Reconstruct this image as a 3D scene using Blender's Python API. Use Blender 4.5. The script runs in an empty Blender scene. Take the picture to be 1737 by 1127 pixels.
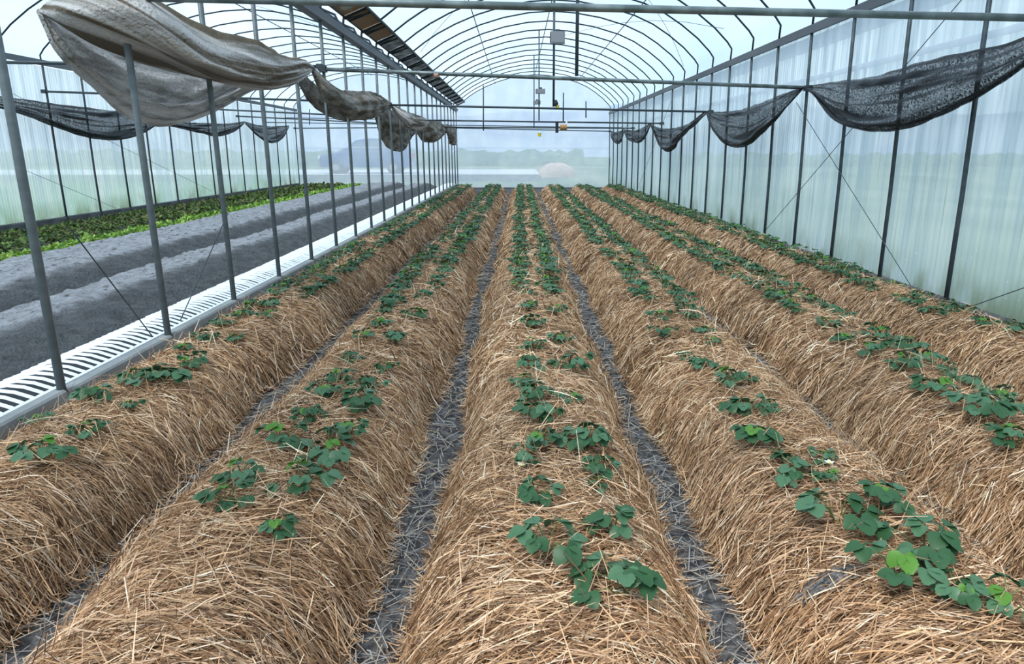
import bpy, math, random
import numpy as np

random.seed(7)
rng = np.random.default_rng(11)
S = bpy.context.scene
COL = S.collection
PI = math.pi

# ------------------------------------------------------------------ camera
F, PITCH, YAW, PX, PY = 1126.2, 0.2471, 0.0264, 907.8, 542.0
CAMZ = 1.6
cam = bpy.data.cameras.new('camera')
cam.sensor_fit = 'HORIZONTAL'; cam.sensor_width = 36.0
cam.lens = 36.0 * F / 1737
cam.shift_x = (868.5 - PX) / 1737
cam.shift_y = (PY - 563.5) / 1737
cam.clip_start = 0.05; cam.clip_end = 2000
co = bpy.data.objects.new('camera', cam); COL.objects.link(co)
co.location = (0, 0, CAMZ)
co.rotation_euler = (PI / 2 - PITCH, 0, -YAW)
S.camera = co

# ------------------------------------------------------------------ sky, sun, exposure
W = bpy.data.worlds.new('overcast_sky'); S.world = W; W.use_nodes = True
wn, wl = W.node_tree.nodes, W.node_tree.links
wn.clear()
wo = wn.new('ShaderNodeOutputWorld'); bg = wn.new('ShaderNodeBackground')
tc = wn.new('ShaderNodeTexCoord'); nz = wn.new('ShaderNodeTexNoise'); rp = wn.new('ShaderNodeValToRGB')
nz.inputs['Scale'].default_value = 2.2; nz.inputs['Detail'].default_value = 4
rp.color_ramp.elements[0].position = 0.3; rp.color_ramp.elements[0].color = (0.56, 0.73, 0.93, 1)
rp.color_ramp.elements[1].position = 0.75; rp.color_ramp.elements[1].color = (0.80, 0.90, 0.98, 1)
wl.new(tc.outputs['Generated'], nz.inputs['Vector']); wl.new(nz.outputs['Fac'], rp.inputs['Fac'])
wl.new(rp.outputs['Color'], bg.inputs['Color']); wl.new(bg.outputs[0], wo.inputs[0])
bg.inputs['Strength'].default_value = 1.0
sun = bpy.data.lights.new('sun', 'SUN'); sun.energy = 2.5; sun.angle = math.radians(18); sun.color = (1.0, 0.96, 0.9)
so = bpy.data.objects.new('sun', sun); COL.objects.link(so)
so.rotation_euler = (math.radians(28), math.radians(-24), 0)
S.view_settings.view_transform = 'Standard'; S.view_settings.look = 'None'
S.view_settings.gamma = 1; S.view_settings.use_curve_mapping = False
S.view_settings.exposure = 0.62
S.cycles.max_bounces = 8; S.cycles.diffuse_bounces = 3; S.cycles.transparent_max_bounces = 24

# ------------------------------------------------------------------ measuring helpers
def ray(x, y):
    rx, u = (x - PX) / F, -(y - PY) / F
    c, s = math.cos(PITCH), math.sin(PITCH)
    yy, z = c + u * s, u * c - s
    c, s = math.cos(YAW), math.sin(YAW)
    return (c * rx + s * yy, -s * rx + c * yy, z)
def at_x(x, y, X):
    r = ray(x, y); t = X / r[0]; return (X, r[1] * t, r[2] * t + CAMZ)
def at_y(x, y, Y):
    r = ray(x, y); t = Y / r[1]; return (r[0] * t, Y, r[2] * t + CAMZ)
def at_z(x, y, Z):
    r = ray(x, y); t = (Z - CAMZ) / r[2]; return (r[0] * t, r[1] * t, Z)

def st(i): return 3.706 + 1.21 * i          # pipe stations along the greenhouse
I0, I1 = -3, 22
XL, XR, XF = -2.65, 4.11, -9.66             # valley post line, right wall, far left wall
YEND = st(22) + 0.12
YST = st(I0) - 0.4

# ------------------------------------------------------------------ materials
MATS = {}
def mat(name, base, rough=0.7, metal=0.0, noise=None, bump=None, trans=0.0, transl=0.0, attr=None, tint=(0.95, 0.98, 1.0), uvn=False):
    """noise=(scale3, colour2, lo, hi, detail)   bump=(scale, strength, distance)"""
    m = bpy.data.materials.new(name); m.use_nodes = True
    n, l = m.node_tree.nodes, m.node_tree.links
    b = n['Principled BSDF']; out = n['Material Output']
    b.inputs['Base Color'].default_value = (*base, 1)
    b.inputs['Roughness'].default_value = rough; b.inputs['Metallic'].default_value = metal
    b.inputs['Specular IOR Level'].default_value = 0.3
    col = None
    tcn = n.new('ShaderNodeTexCoord')
    if attr:
        a = n.new('ShaderNodeAttribute'); a.attribute_name = attr; col = a.outputs['Color']
    if noise:
        sc, c2, lo, hi, det = noise
        mp = n.new('ShaderNodeMapping'); mp.inputs['Scale'].default_value = sc
        t = n.new('ShaderNodeTexNoise'); t.inputs['Scale'].default_value = 1; t.inputs['Detail'].default_value = det
        r = n.new('ShaderNodeMapRange'); r.inputs['From Min'].default_value = lo; r.inputs['From Max'].default_value = hi
        mx = n.new('ShaderNodeMix'); mx.data_type = 'RGBA'
        l.new(tcn.outputs['UV' if uvn else 'Object'], mp.inputs[0]); l.new(mp.outputs[0], t.inputs['Vector'])
        l.new(t.outputs['Fac'], r.inputs['Value']); l.new(r.outputs[0], mx.inputs[0])
        if col: l.new(col, mx.inputs[6])
        else: mx.inputs[6].default_value = (*base, 1)
        mx.inputs[7].default_value = (*c2, 1)
        col = mx.outputs[2]
    if col: l.new(col, b.inputs['Base Color'])
    if bump:
        t2 = n.new('ShaderNodeTexNoise'); t2.inputs['Scale'].default_value = bump[0]; t2.inputs['Detail'].default_value = 5
        bp = n.new('ShaderNodeBump'); bp.inputs['Strength'].default_value = bump[1]; bp.inputs['Distance'].default_value = bump[2]
        l.new(tcn.outputs['Object'], t2.inputs['Vector'])
        l.new(t2.outputs['Fac'], bp.inputs['Height']); l.new(bp.outputs[0], b.inputs['Normal'])
    sh = b.outputs[0]
    if transl > 0:
        tl = n.new('ShaderNodeBsdfTranslucent'); tl.inputs[0].default_value = (*base, 1)
        if col: l.new(col, tl.inputs[0])
        ms = n.new('ShaderNodeMixShader'); ms.inputs[0].default_value = transl
        l.new(sh, ms.inputs[1]); l.new(tl.outputs[0], ms.inputs[2]); sh = ms.outputs[0]
    if trans > 0:
        tr = n.new('ShaderNodeBsdfTransparent'); tr.inputs[0].default_value = (*tint, 1)
        ms = n.new('ShaderNodeMixShader'); ms.inputs[0].default_value = trans
        l.new(sh, ms.inputs[1]); l.new(tr.outputs[0], ms.inputs[2]); sh = ms.outputs[0]
        m['tmix'] = ms.name
    l.new(sh, out.inputs['Surface'])
    MATS[name] = m
    return m

steel = mat('galvanised_steel', (0.045, 0.06, 0.07), 0.5, 0.3, noise=((3, 3, 9), (0.085, 0.105, 0.12), 0.35, 0.7, 4))
steel_l = mat('grey_post_steel', (0.12, 0.145, 0.155), 0.5, 0.1, noise=((5, 5, 12), (0.17, 0.20, 0.21), 0.4, 0.7, 4))
tie_steel = mat('tie_pipe_steel', (0.12, 0.15, 0.15), 0.4, 0.4, noise=((6, 6, 6), (0.28, 0.32, 0.32), 0.4, 0.7, 4))
arch_steel = mat('hoop_steel', (0.022, 0.035, 0.045), 0.5, 0.3)
gutter_m = mat('gutter_grey', (0.15, 0.165, 0.19), 0.6, 0.1, noise=((1, .5, 2), (0.20, 0.22, 0.245), 0.4, 0.7, 4))
film = mat('roof_film', (0.56, 0.70, 0.82), 0.3, noise=((.7, .25, .7), (0.80, 0.88, 0.94), 0.35, 0.65, 3), trans=0.66, transl=0.7, tint=(0.84, 0.93, 0.97))
gfilm = mat('gable_film', (0.70, 0.78, 0.90), 0.3, noise=((1.6, 1.6, 1.2), (0.86, 0.90, 0.97), 0.35, 0.65, 3), trans=0.36, transl=0.75, tint=(0.90, 0.96, 1.0))
strip_m = mat('film_strip', (0.90, 0.91, 0.96), 0.5, trans=0.35, transl=0.75)
conc = mat('kerb_concrete', (0.20, 0.215, 0.22), 0.9, noise=((3, 3, 6), (0.29, 0.305, 0.305), 0.4, 0.65, 6), bump=(60, .3, .01))
conc_d = mat('dark_concrete', (0.075, 0.08, 0.082), 0.9, noise=((3, 3, 6), (0.13, 0.135, 0.14), 0.4, 0.65, 6), bump=(60, .3, .01))
soil = mat('furrow_soil', (0.05, 0.05, 0.054), 0.95, noise=((20, 20, 20), (0.16, 0.155, 0.155), 0.42, 0.62, 8), bump=(45, 1.0, .03))
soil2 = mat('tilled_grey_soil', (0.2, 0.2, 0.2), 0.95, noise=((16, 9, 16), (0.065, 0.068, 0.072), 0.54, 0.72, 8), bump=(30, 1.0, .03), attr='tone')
moundm = mat('straw_litter_base', (0.07, 0.038, 0.018), 0.95, noise=((60, 14, 40), (0.24, 0.14, 0.07), 0.4, 0.65, 6), bump=(70, 1.0, .02))
straw_m = mat('straw', (0.5, 0.33, 0.19), 0.65, attr='tone', transl=0.12)
litter_m = mat('grey_straw', (0.3, 0.27, 0.25), 0.8, attr='tone')
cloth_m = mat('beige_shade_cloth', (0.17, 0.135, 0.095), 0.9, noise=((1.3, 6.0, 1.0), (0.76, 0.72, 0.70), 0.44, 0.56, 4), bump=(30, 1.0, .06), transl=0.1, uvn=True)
cloth_b = mat('pale_shade_cloth', (0.46, 0.43, 0.41), 0.9, noise=((3, 2, 16), (0.80, 0.77, 0.75), 0.34, 0.52, 7), bump=(34, 1.0, .09), transl=0.35)
clothd_m = mat('brown_shade_cloth', (0.11, 0.09, 0.065), 0.9, noise=((5, 2, 9), (0.38, 0.35, 0.31), 0.38, 0.64, 7), bump=(40, 1.0, .05), transl=0.08)
white_sheet = mat('white_corrugated_plastic', (0.74, 0.78, 0.84), 0.4, noise=((2, 2, 2), (0.62, 0.66, 0.70), 0.5, 0.75, 4))
brown_panel = mat('rusty_valley_sheet', (0.27, 0.17, 0.095), 0.8, noise=((3, 1.2, 3), (0.36, 0.38, 0.36), 0.62, 0.70, 4), bump=(40, .4, .02))
grey_panel = mat('grey_valley_sheet', (0.16, 0.17, 0.19), 0.8, noise=((6, 4, 6), (0.42, 0.46, 0.50), 0.42, 0.6, 3))
box_m = mat('box_grey', (0.25, 0.26, 0.28), 0.5)
dark_m = mat('dark_plastic', (0.02, 0.022, 0.025), 0.5)
yellow_m = mat('yellow_plastic', (0.75, 0.62, 0.05), 0.5)
orange_m = mat('orange_plastic', (0.42, 0.22, 0.09), 0.5)
pink_m = mat('rust_clamp', (0.55, 0.30, 0.24), 0.6)
leafD = mat('leaf_dark', (0.023, 0.078, 0.029), 0.42, noise=((50, 50, 50), (0.045, 0.120, 0.050), 0.4, 0.65, 3), transl=0.15)
leafB = mat('leaf_blue_green', (0.050, 0.128, 0.062), 0.38, noise=((50, 50, 50), (0.088, 0.185, 0.098), 0.4, 0.65, 3), transl=0.12)
leafY = mat('leaf_young', (0.075, 0.21, 0.028), 0.45, noise=((50, 50, 50), (0.12, 0.28, 0.045), 0.4, 0.65, 3), transl=0.25)
stem_m = mat('leaf_stalk', (0.09, 0.12, 0.04), 0.6)
petal_m = mat('white_petal', (0.85, 0.85, 0.82), 0.5, transl=0.3)
green1 = mat('crop_leaf', (0.11, 0.22, 0.035), 0.6, attr='tone', transl=0.2)
grass_m = mat('outside_grass', (0.13, 0.19, 0.11), 0.95, noise=((.25, .12, 1), (0.24, 0.29, 0.19), 0.4, 0.6, 6), bump=(4, .5, .1))
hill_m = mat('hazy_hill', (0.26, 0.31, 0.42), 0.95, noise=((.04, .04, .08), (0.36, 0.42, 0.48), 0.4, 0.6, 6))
road_m = mat('pale_road', (0.62, 0.64, 0.66), 0.9, noise=((.5, .5, 1), (0.54, 0.56, 0.58), 0.4, 0.6, 4))
car_m = mat('blue_car_paint', (0.04, 0.09, 0.26), 0.25, 0.3)
glass_m = mat('car_glass', (0.12, 0.18, 0.25), 0.08)
tyre_m = mat('tyre', (0.02, 0.02, 0.02), 0.8)
red_m = mat('red_lamp', (0.6, 0.03, 0.04), 0.3)
lampw_m = mat('white_lamp', (0.85, 0.88, 0.9), 0.2)
hay_m = mat('hay', (0.58, 0.40, 0.30), 0.95, noise=((9, 9, 20), (0.72, 0.55, 0.44), 0.4, 0.6, 5), bump=(20, 1, .08))
hedge_m = mat('hedge_leaf', (0.10, 0.16, 0.11), 0.8, noise=((3, 3, 3), (0.17, 0.23, 0.16), 0.4, 0.6, 4))

def wall_material(name, greenish):
    """milky corrugated plastic: vertical streaks, algae near the ground, a share of clear view"""
    m = bpy.data.materials.new(name); m.use_nodes = True
    n, l = m.node_tree.nodes, m.node_tree.links
    n.clear()
    out = n.new('ShaderNodeOutputMaterial'); tcn = n.new('ShaderNodeTexCoord')
    def noise(scale, det):
        mp = n.new('ShaderNodeMapping'); mp.inputs['Scale'].default_value = scale
        t = n.new('ShaderNodeTexNoise'); t.inputs['Scale'].default_value = 1; t.inputs['Detail'].default_value = det
        l.new(tcn.outputs['Object'], mp.inputs[0]); l.new(mp.outputs[0], t.inputs['Vector']); return t.outputs['Fac']
    def mr(v, a, b, c, d):
        r = n.new('ShaderNodeMapRange'); r.inputs['From Min'].default_value = a; r.inputs['From Max'].default_value = b
        r.inputs['To Min'].default_value = c; r.inputs['To Max'].default_value = d; l.new(v, r.inputs['Value']); return r.outputs[0]
    def mix(f, a, b):
        x = n.new('ShaderNodeMix'); x.data_type = 'RGBA'; l.new(f, x.inputs[0])
        for s, v in ((6, a), (7, b)):
            if isinstance(v, tuple): x.inputs[s].default_value = (*v, 1)
            else: l.new(v, x.inputs[s])
        return x.outputs[2]
    def mul(a, b):
        x = n.new('ShaderNodeMath'); x.operation = 'MULTIPLY'; l.new(a, x.inputs[0]); l.new(b, x.inputs[1]); return x.outputs[0]
    streak = noise((7, 7, .35), 5)
    base = mix(mr(streak, .40, .60, 0, 1), (0.58, 0.69, 0.78), (0.84, 0.91, 0.95))
    base = mix(mr(noise((24, 24, .8), 3), .56, .74, 0, .8), base, (0.30, 0.38, 0.43))
    sep = n.new('ShaderNodeSeparateXYZ'); l.new(tcn.outputs['Object'], sep.inputs[0])
    low = mr(sep.outputs['Z'], 0.2, 1.5, 1, 0)
    base = mix(mul(low, mr(noise((1.3, 1.3, .8), 4), .3, .65, .2, 1)), base, greenish)
    algae = mul(mr(sep.outputs['Z'], 0.25, 0.62, 1, 0), mr(noise((2.3, 2.3, 1.2), 6), .46, .62, 0, .8))
    base = mix(algae, base, (0.20, 0.24, 0.13))
    dots = mul(mr(noise((22, 22, 22), 2), .70, .74, 0, .9), mr(sep.outputs['Z'], 0.3, 1.6, 1, 0))
    base = mix(dots, base, (0.9, 0.92, 0.92))
    d = n.new('ShaderNodeBsdfDiffuse'); t = n.new('ShaderNodeBsdfTranslucent'); g = n.new('ShaderNodeBsdfGlossy'); g.inputs['Roughness'].default_value = .35
    l.new(base, d.inputs[0]); l.new(base, t.inputs[0])
    m1 = n.new('ShaderNodeMixShader'); m1.inputs[0].default_value = .66; l.new(d.outputs[0], m1.inputs[1]); l.new(t.outputs[0], m1.inputs[2])
    m2 = n.new('ShaderNodeMixShader'); m2.inputs[0].default_value = .04; l.new(m1.outputs[0], m2.inputs[1]); l.new(g.outputs[0], m2.inputs[2])
    tr = n.new('ShaderNodeBsdfTransparent'); tr.inputs[0].default_value = (.88, .96, 1, 1)
    m3 = n.new('ShaderNodeMixShader'); l.new(mr(streak, .35, .65, .13, .30), m3.inputs[0]); l.new(m2.outputs[0], m3.inputs[1]); l.new(tr.outputs[0], m3.inputs[2])
    l.new(m3.outputs[0], out.inputs[0])
    return m
wallR_m = wall_material('right_wall_plastic', (0.52, 0.63, 0.60))
wallL_m = wall_material('left_wall_plastic', (0.42, 0.64, 0.52))

def net_material():
    m = bpy.data.materials.new('black_shade_net'); m.use_nodes = True
    n, l = m.node_tree.nodes, m.node_tree.links
    n.clear()
    out = n.new('ShaderNodeOutputMaterial'); uv = n.new('ShaderNodeUVMap'); uv.uv_map = 'uv'
    tcn = n.new('ShaderNodeTexCoord')
    t = n.new('ShaderNodeTexNoise'); t.inputs['Scale'].default_value = 55; t.inputs['Detail'].default_value = 2
    mp = n.new('ShaderNodeMapping'); mp.inputs['Scale'].default_value = (2.2, 13, 1)
    t2 = n.new('ShaderNodeTexNoise'); t2.inputs['Scale'].default_value = 1; t2.inputs['Detail'].default_value = 2
    l.new(tcn.outputs['Object'], t.inputs['Vector'])
    l.new(uv.outputs[0], mp.inputs[0]); l.new(mp.outputs[0], t2.inputs['Vector'])
    r1 = n.new('ShaderNodeMapRange'); r1.inputs['From Min'].default_value = .38; r1.inputs['From Max'].default_value = .50
    r2 = n.new('ShaderNodeMapRange'); r2.inputs['From Min'].default_value = .38; r2.inputs['From Max'].default_value = .52
    l.new(t.outputs['Fac'], r1.inputs[0]); l.new(t2.outputs['Fac'], r2.inputs[0])
    a = n.new('ShaderNodeMath'); a.operation = 'MULTIPLY'; l.new(r1.outputs[0], a.inputs[0]); l.new(r2.outputs[0], a.inputs[1])
    b = n.new('ShaderNodeMath'); b.operation = 'MULTIPLY_ADD'; l.new(a.outputs[0], b.inputs[0]); b.inputs[1].default_value = .55; b.inputs[2].default_value = .05
    p = n.new('ShaderNodeBsdfPrincipled'); p.inputs['Base Color'].default_value = (.012, .015, .02, 1); p.inputs['Roughness'].default_value = .6
    p.inputs['Specular IOR Level'].default_value = .35
    tr = n.new('ShaderNodeBsdfTransparent')
    ms = n.new('ShaderNodeMixShader'); l.new(b.outputs[0], ms.inputs[0]); l.new(p.outputs[0], ms.inputs[1]); l.new(tr.outputs[0], ms.inputs[2])
    l.new(ms.outputs[0], out.inputs[0])
    return m
net_m = net_material()

# ------------------------------------------------------------------ object helpers
def tag(o, label=None, cat=None, group=None, kind=None):
    if label: o['label'] = label
    if cat: o['category'] = cat
    if group: o['group'] = group
    if kind: o['kind'] = kind
    return o
def link(name, data, parent=None, loc=None):
    o = bpy.data.objects.new(name, data); COL.objects.link(o)
    if parent: o.parent = parent
    if loc is not None: o.location = loc
    return o
def empty(name, loc=(0, 0, 0), rz=0.0):
    o = link(name, None, None, loc); o.rotation_euler = (0, 0, rz); o.empty_display_size = .1; return o
def mesh_np(name, V, Fc, mt, smooth=False, uv=None, tone=None):
    """V (n,3); Fc (m,k) equal-sized faces, or list of lists"""
    me = bpy.data.meshes.new(name)
    V = np.asarray(V, dtype=np.float32)
    if isinstance(Fc, np.ndarray):
        m, k = Fc.shape
        me.vertices.add(len(V)); me.vertices.foreach_set('co', V.ravel())
        me.loops.add(m * k); me.loops.foreach_set('vertex_index', Fc.astype(np.int32).ravel())
        me.polygons.add(m)
        me.polygons.foreach_set('loop_start', np.arange(0, m * k, k, dtype=np.int32))
        me.polygons.foreach_set('loop_total', np.full(m, k, dtype=np.int32))
        me.update(calc_edges=True)
    else:
        me.from_pydata(V.tolist(), [], Fc); me.update()
    if uv is not None:
        u = me.uv_layers.new(name='uv'); idx = np.empty(len(me.loops), dtype=np.int32)
        me.loops.foreach_get('vertex_index', idx); u.data.foreach_set('uv', np.asarray(uv, dtype=np.float32)[idx].ravel())
    if tone is not None:
        c = me.color_attributes.new('tone', 'FLOAT_COLOR', 'POINT')
        c.data.foreach_set('color', np.c_[tone, np.ones(len(tone))].astype(np.float32).ravel())
    for q in (mt if isinstance(mt, (list, tuple)) else [mt]): me.materials.append(q)
    if smooth: me.polygons.foreach_set('use_smooth', np.ones(len(me.polygons), dtype=bool))
    return me

class MB:
    def __init__(s): s.v, s.f = [], []
    def box(s, c, d, rot=None):
        b = len(s.v); x, y, z = d[0] / 2, d[1] / 2, d[2] / 2
        for i in (-1, 1):
            for j in (-1, 1):
                for k in (-1, 1):
                    p = np.array((i * x, j * y, k * z))
                    if rot is not None: p = rot @ p
                    s.v.append(tuple(p + np.array(c)))
        s.f += [[b + q for q in t] for t in ((0, 1, 3, 2), (4, 6, 7, 5), (0, 4, 5, 1), (2, 3, 7, 6), (0, 2, 6, 4), (1, 5, 7, 3))]
        return s
    def tube(s, pts, r, n=6, cap=True):
        pts = [np.array(p, float) for p in pts]; b = len(s.v); k = len(pts)
        up = None
        for i, p in enumerate(pts):
            d = pts[min(i + 1, k - 1)] - pts[max(i - 1, 0)]; d /= max(np.linalg.norm(d), 1e-9)
            if up is None:
                up = np.array((0, 0, 1.0)) if abs(d[2]) < .9 else np.array((0, 1.0, 0))
            a = np.cross(d, up); a /= max(np.linalg.norm(a), 1e-9); c = np.cross(a, d); up = c
            rr = r[i] if isinstance(r, (list, tuple)) else r
            for j in range(n):
                t = 2 * PI * j / n; s.v.append(tuple(p + rr * (math.cos(t) * a + math.sin(t) * c)))
        for i in range(k - 1):
            for j in range(n):
                s.f.append([b + i * n + j, b + i * n + (j + 1) % n, b + (i + 1) * n + (j + 1) % n, b + (i + 1) * n + j])
        if cap:
            s.f.append([b + j for j in range(n)][::-1]); s.f.append([b + (k - 1) * n + j for j in range(n)])
        return s
    def prism(s, prof, a, b, axis='y'):
        """prof: list of (p,q); extruded along axis from a to b"""
        n = len(prof); k = len(s.v)
        for w in (a, b):
            for p, q in prof:
                s.v.append({'y': (p, w, q), 'x': (w, p, q)}[axis])
        for i in range(n): s.f.append([k + i, k + (i + 1) % n, k + n + (i + 1) % n, k + n + i])
        s.f.append([k + i for i in range(n)][::-1]); s.f.append([k + n + i for i in range(n)])
        return s
    def build(s, name, mt, parent=None, smooth=False):
        return link(name, mesh_np(name, s.v, s.f, mt, smooth), parent)

ORD = ['first', 'second', 'third', 'fourth', 'fifth', 'sixth', 'seventh', 'eighth', 'ninth', 'tenth', 'eleventh', 'twelfth',
       'thirteenth', 'fourteenth', 'fifteenth', 'sixteenth', 'seventeenth', 'eighteenth', 'nineteenth', 'twentieth']
ORD += ['twenty-' + q for q in ORD[:9]] + ['thirtieth'] + ['thirty-' + q for q in ORD[:9]] + ['fortieth']

def grid_faces(nu, nv):
    i = np.arange(nu - 1)[:, None] * nv + np.arange(nv - 1)[None, :]
    return np.stack([i, i + nv, i + nv + 1, i + 1], -1).reshape(-1, 4)

def lump(x, y, s=1.0, ph=0.0):
    """smooth irregular field in -1..1"""
    return (np.sin(x * 3.1 * s + 1.7 * np.sin(y * 1.3 * s + ph) + ph) * .4 + np.sin(y * 2.3 * s + 1.1 * np.sin(x * 2.9 * s) + 2 * ph) * .35
            + np.sin(x * 7.3 * s + y * 5.9 * s + ph * 3) * .25)

# ================================================================== SETTING
# ground of the strawberry bay
nx, ny = 90, 420
gx, gy = np.meshgrid(np.linspace(XL, XR + .05, nx), np.linspace(-1.0, YEND, ny))
gz = lump(gx, gy, 3.1) * .012 + lump(gx, gy, 9, 1) * .010 + rng.normal(0, .004, gx.shape)
tag(link('floor', mesh_np('floor', np.stack([gx, gy, gz], -1).reshape(-1, 3), grid_faces(ny, nx), soil)), 'dark grey soil of the furrows between the straw beds', kind='structure')

# ground of the neighbouring bay: grey tilled beds, then the crop strip
def soil2_z(x, y):
    x = x + .04 * np.sin(y * .9)
    k = [(-9.8, .08), (-6.75, .08), (-6.62, .14), (-6.5, .27), (-5.35, .29), (-5.15, .24), (-4.85, .05), (-4.70, .07), (-4.60, .23), (-4.1, .25), (-3.9, .22), (-3.42, .0), (-3.2, .0), (-2.6, .0)]
    return np.interp(x, [a for a, b in k], [b for a, b in k])
nx, ny = 150, 420
gx, gy = np.meshgrid(np.linspace(XF, XL, nx), np.linspace(-1.0, YEND, ny))
gz = soil2_z(gx, gy) + lump(gx, gy, 4, 2) * .012 + rng.normal(0, .010, gx.shape)
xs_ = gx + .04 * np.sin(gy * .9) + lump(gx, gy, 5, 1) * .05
lit_tops = np.interp(xs_, [-6.7, -6.5, -5.35, -5.2, -4.68, -4.58, -4.12, -3.98], [0, 1, 1, 0, 0, 1, 1, 0])[..., None]  # shade of bed sides and furrows painted into the soil tone, tops lighter
tn = np.array((.085, .088, .092)) * (1 - lit_tops) + np.array((.27, .275, .295)) * lit_tops
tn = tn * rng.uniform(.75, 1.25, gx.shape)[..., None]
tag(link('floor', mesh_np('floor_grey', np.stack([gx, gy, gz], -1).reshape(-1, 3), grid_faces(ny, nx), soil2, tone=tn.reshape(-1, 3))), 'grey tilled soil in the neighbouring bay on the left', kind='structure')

# outside land
gx, gy = np.meshgrid(np.linspace(-160, 160, 81), np.concatenate([np.linspace(-60, 28, 12), np.linspace(31, 40, 12), np.linspace(44, 200, 40)]))
gz = np.interp(gy, [-60, 33, 35.5, 200], [-.03, -.03, .34, .6]) + 0 * gx
tag(link('ground_outside', mesh_np('ground_outside', np.stack([gx, gy, gz], -1).reshape(-1, 3), grid_faces(gx.shape[0], gx.shape[1]), grass_m)), 'green grass outside the greenhouse', kind='structure')
MB().box((-20, 41.8, .415), (42.5, 9.5, .06)).build('road', road_m)
tag(bpy.data.objects['road'], 'pale road outside beyond the end wall', kind='structure')
MB().box((-20, 34.4, .19), (42.4, .2, .52)).build('retaining_wall', conc)
tag(bpy.data.objects['retaining_wall'], 'low grey retaining wall outside along the pale road', kind='structure')
# hills all round
th = np.linspace(0, 2 * PI, 181); rings = [(150, 0), (175, .55), (205, .95), (240, 1.0), (300, .7)]
hv = []
for r, k in rings:
    h = 13.5 + 2.0 * np.sin(th * 5 + 1) + 1.2 * np.sin(th * 11) + .5 * np.sin(th * 37)
    hv.append(np.stack([r * np.cos(th), r * np.sin(th), h * k * (1 if k < 1 else 1.0) + rng.normal(0, .15, th.shape) * (k > 0)], -1))
hv = np.array(hv); hv[:, -1] = hv[:, 0]
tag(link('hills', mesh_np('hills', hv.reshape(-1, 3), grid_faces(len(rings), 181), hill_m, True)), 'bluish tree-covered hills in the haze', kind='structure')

# roof profile of one hoop, x measured from the valley side
ARCH = [(-2.3, 3.76), (-2.03, 3.955), (-1.74, 4.135), (-1.35, 4.33), (-.85, 4.53), (-.3, 4.69), (.3, 4.80), (.85, 4.835), (1.4, 4.80), (2.0, 4.70), (2.61, 4.53), (3.03, 4.35), (3.39, 4.13), (3.74, 3.87), (4.0, 3.62), (4.09, 3.50)]
def bay2x(x): return XF + (4.11 - x) * 1.035
# roof films
def roof(name, prof, label):
    ys = np.arange(YST, YEND + .01, .605 / 2)
    ys[-1] = YEND
    P = np.array(prof); V = []
    for y in ys:
        ph = (y - st(0)) / 1.21; sag = .018 * math.sin(PI * ph) ** 2
        V.append(np.c_[P[:, 0], np.full(len(P), y), P[:, 1] + .035 - sag])
    V = np.array(V)
    return tag(link(name, mesh_np(name, V.reshape(-1, 3), grid_faces(len(ys), len(P)), film, True)), label, kind='structure')
roof('ceiling', [(-2.36, 3.72)] + ARCH + [(4.15, 3.2)], 'clear plastic film roof over the strawberry bay')
roof('ceiling', [(-3.0, 3.72)] + [(bay2x(x), z) for x, z in ARCH] + [(XF - .055, 3.3)], 'clear plastic film roof over the neighbouring bay')

# corrugated side walls
def corr_wall(name, X, z0, z1, mt, label, sgn):
    n = int((YEND - YST) / .019); ys = np.linspace(YST, YEND, n); zs = np.array([z0, .5, .9, 1.4, 2.0, 2.7, z1])
    xx = X + sgn * .009 * np.sin(ys / .076 * 2 * PI)
    V = np.stack(np.broadcast_arrays(xx[:, None] + 0 * zs, ys[:, None], zs[None, :]), -1)
    return tag(link(name, mesh_np(name, V.reshape(-1, 3), grid_faces(n, len(zs)), mt, True)), label, kind='structure')
corr_wall('wall_right', XR + .055, .2, 3.22, wallR_m, 'milky corrugated plastic wall on the right, green with algae low down', 1)
corr_wall('wall_left', XF - .055, .2, 3.3, wallL_m, 'milky green corrugated plastic wall at the far left', -1)
def plain(name, P, mt, label): return tag(link(name, mesh_np(name, P, [[0, 1, 2, 3]], mt)), label, kind='structure')
# lavender film strips on the right wall
for k, (za, zb) in enumerate(((2.98, 3.17), (2.56, 2.63))):
    b = MB().box((XR + .032, (YST + YEND) / 2, (za + zb) / 2), (.006, YEND - YST, zb - za)).build('trim_%d' % (k + 1), strip_m)
    tag(b, ['pale film strip along the wall just under the right gutter', 'pale film strip across the middle of the right wall top'][k], kind='structure')

# gable film across both bays with its seam battens
def gable(name, xs, top, label):
    V, n = [], len(xs)
    for x, t in zip(xs, top):
        for k in range(7): V.append((x, YEND + .012 * math.sin(x * 5 + k), .02 + (t - .02) * k / 6))
    return tag(link(name, mesh_np(name, V, grid_faces(n, 7), gfilm, True)), label, kind='structure')
gx = [XL] + [x for x, z in ARCH] + [XR + .04]
gable('wall_back', gx, [3.4] + [z + .03 for x, z in ARCH] + [3.2], 'hazy clear film end wall of the strawberry bay')
gx2 = [bay2x(x) for x, z in ARCH][::-1]
gable('wall_back', [XF - .04] + gx2 + [XL], [3.2] + [z + .03 for x, z in ARCH][::-1] + [3.4], 'hazy clear film end wall of the neighbouring bay')
t = MB().box(((XF + XR) / 2, YEND - .03, 1.78), (XR - XF, .012, .035)).build('trim_3', strip_m)
tag(t, 'thin pale seam across the end wall film', kind='structure')
t = MB().box(((XF + XR) / 2, YEND - .05, .025), (XR - XF, .08, .05)).build('baseboard_back', conc_d)
tag(t, 'dark base strip under the end wall', kind='structure')

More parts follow.
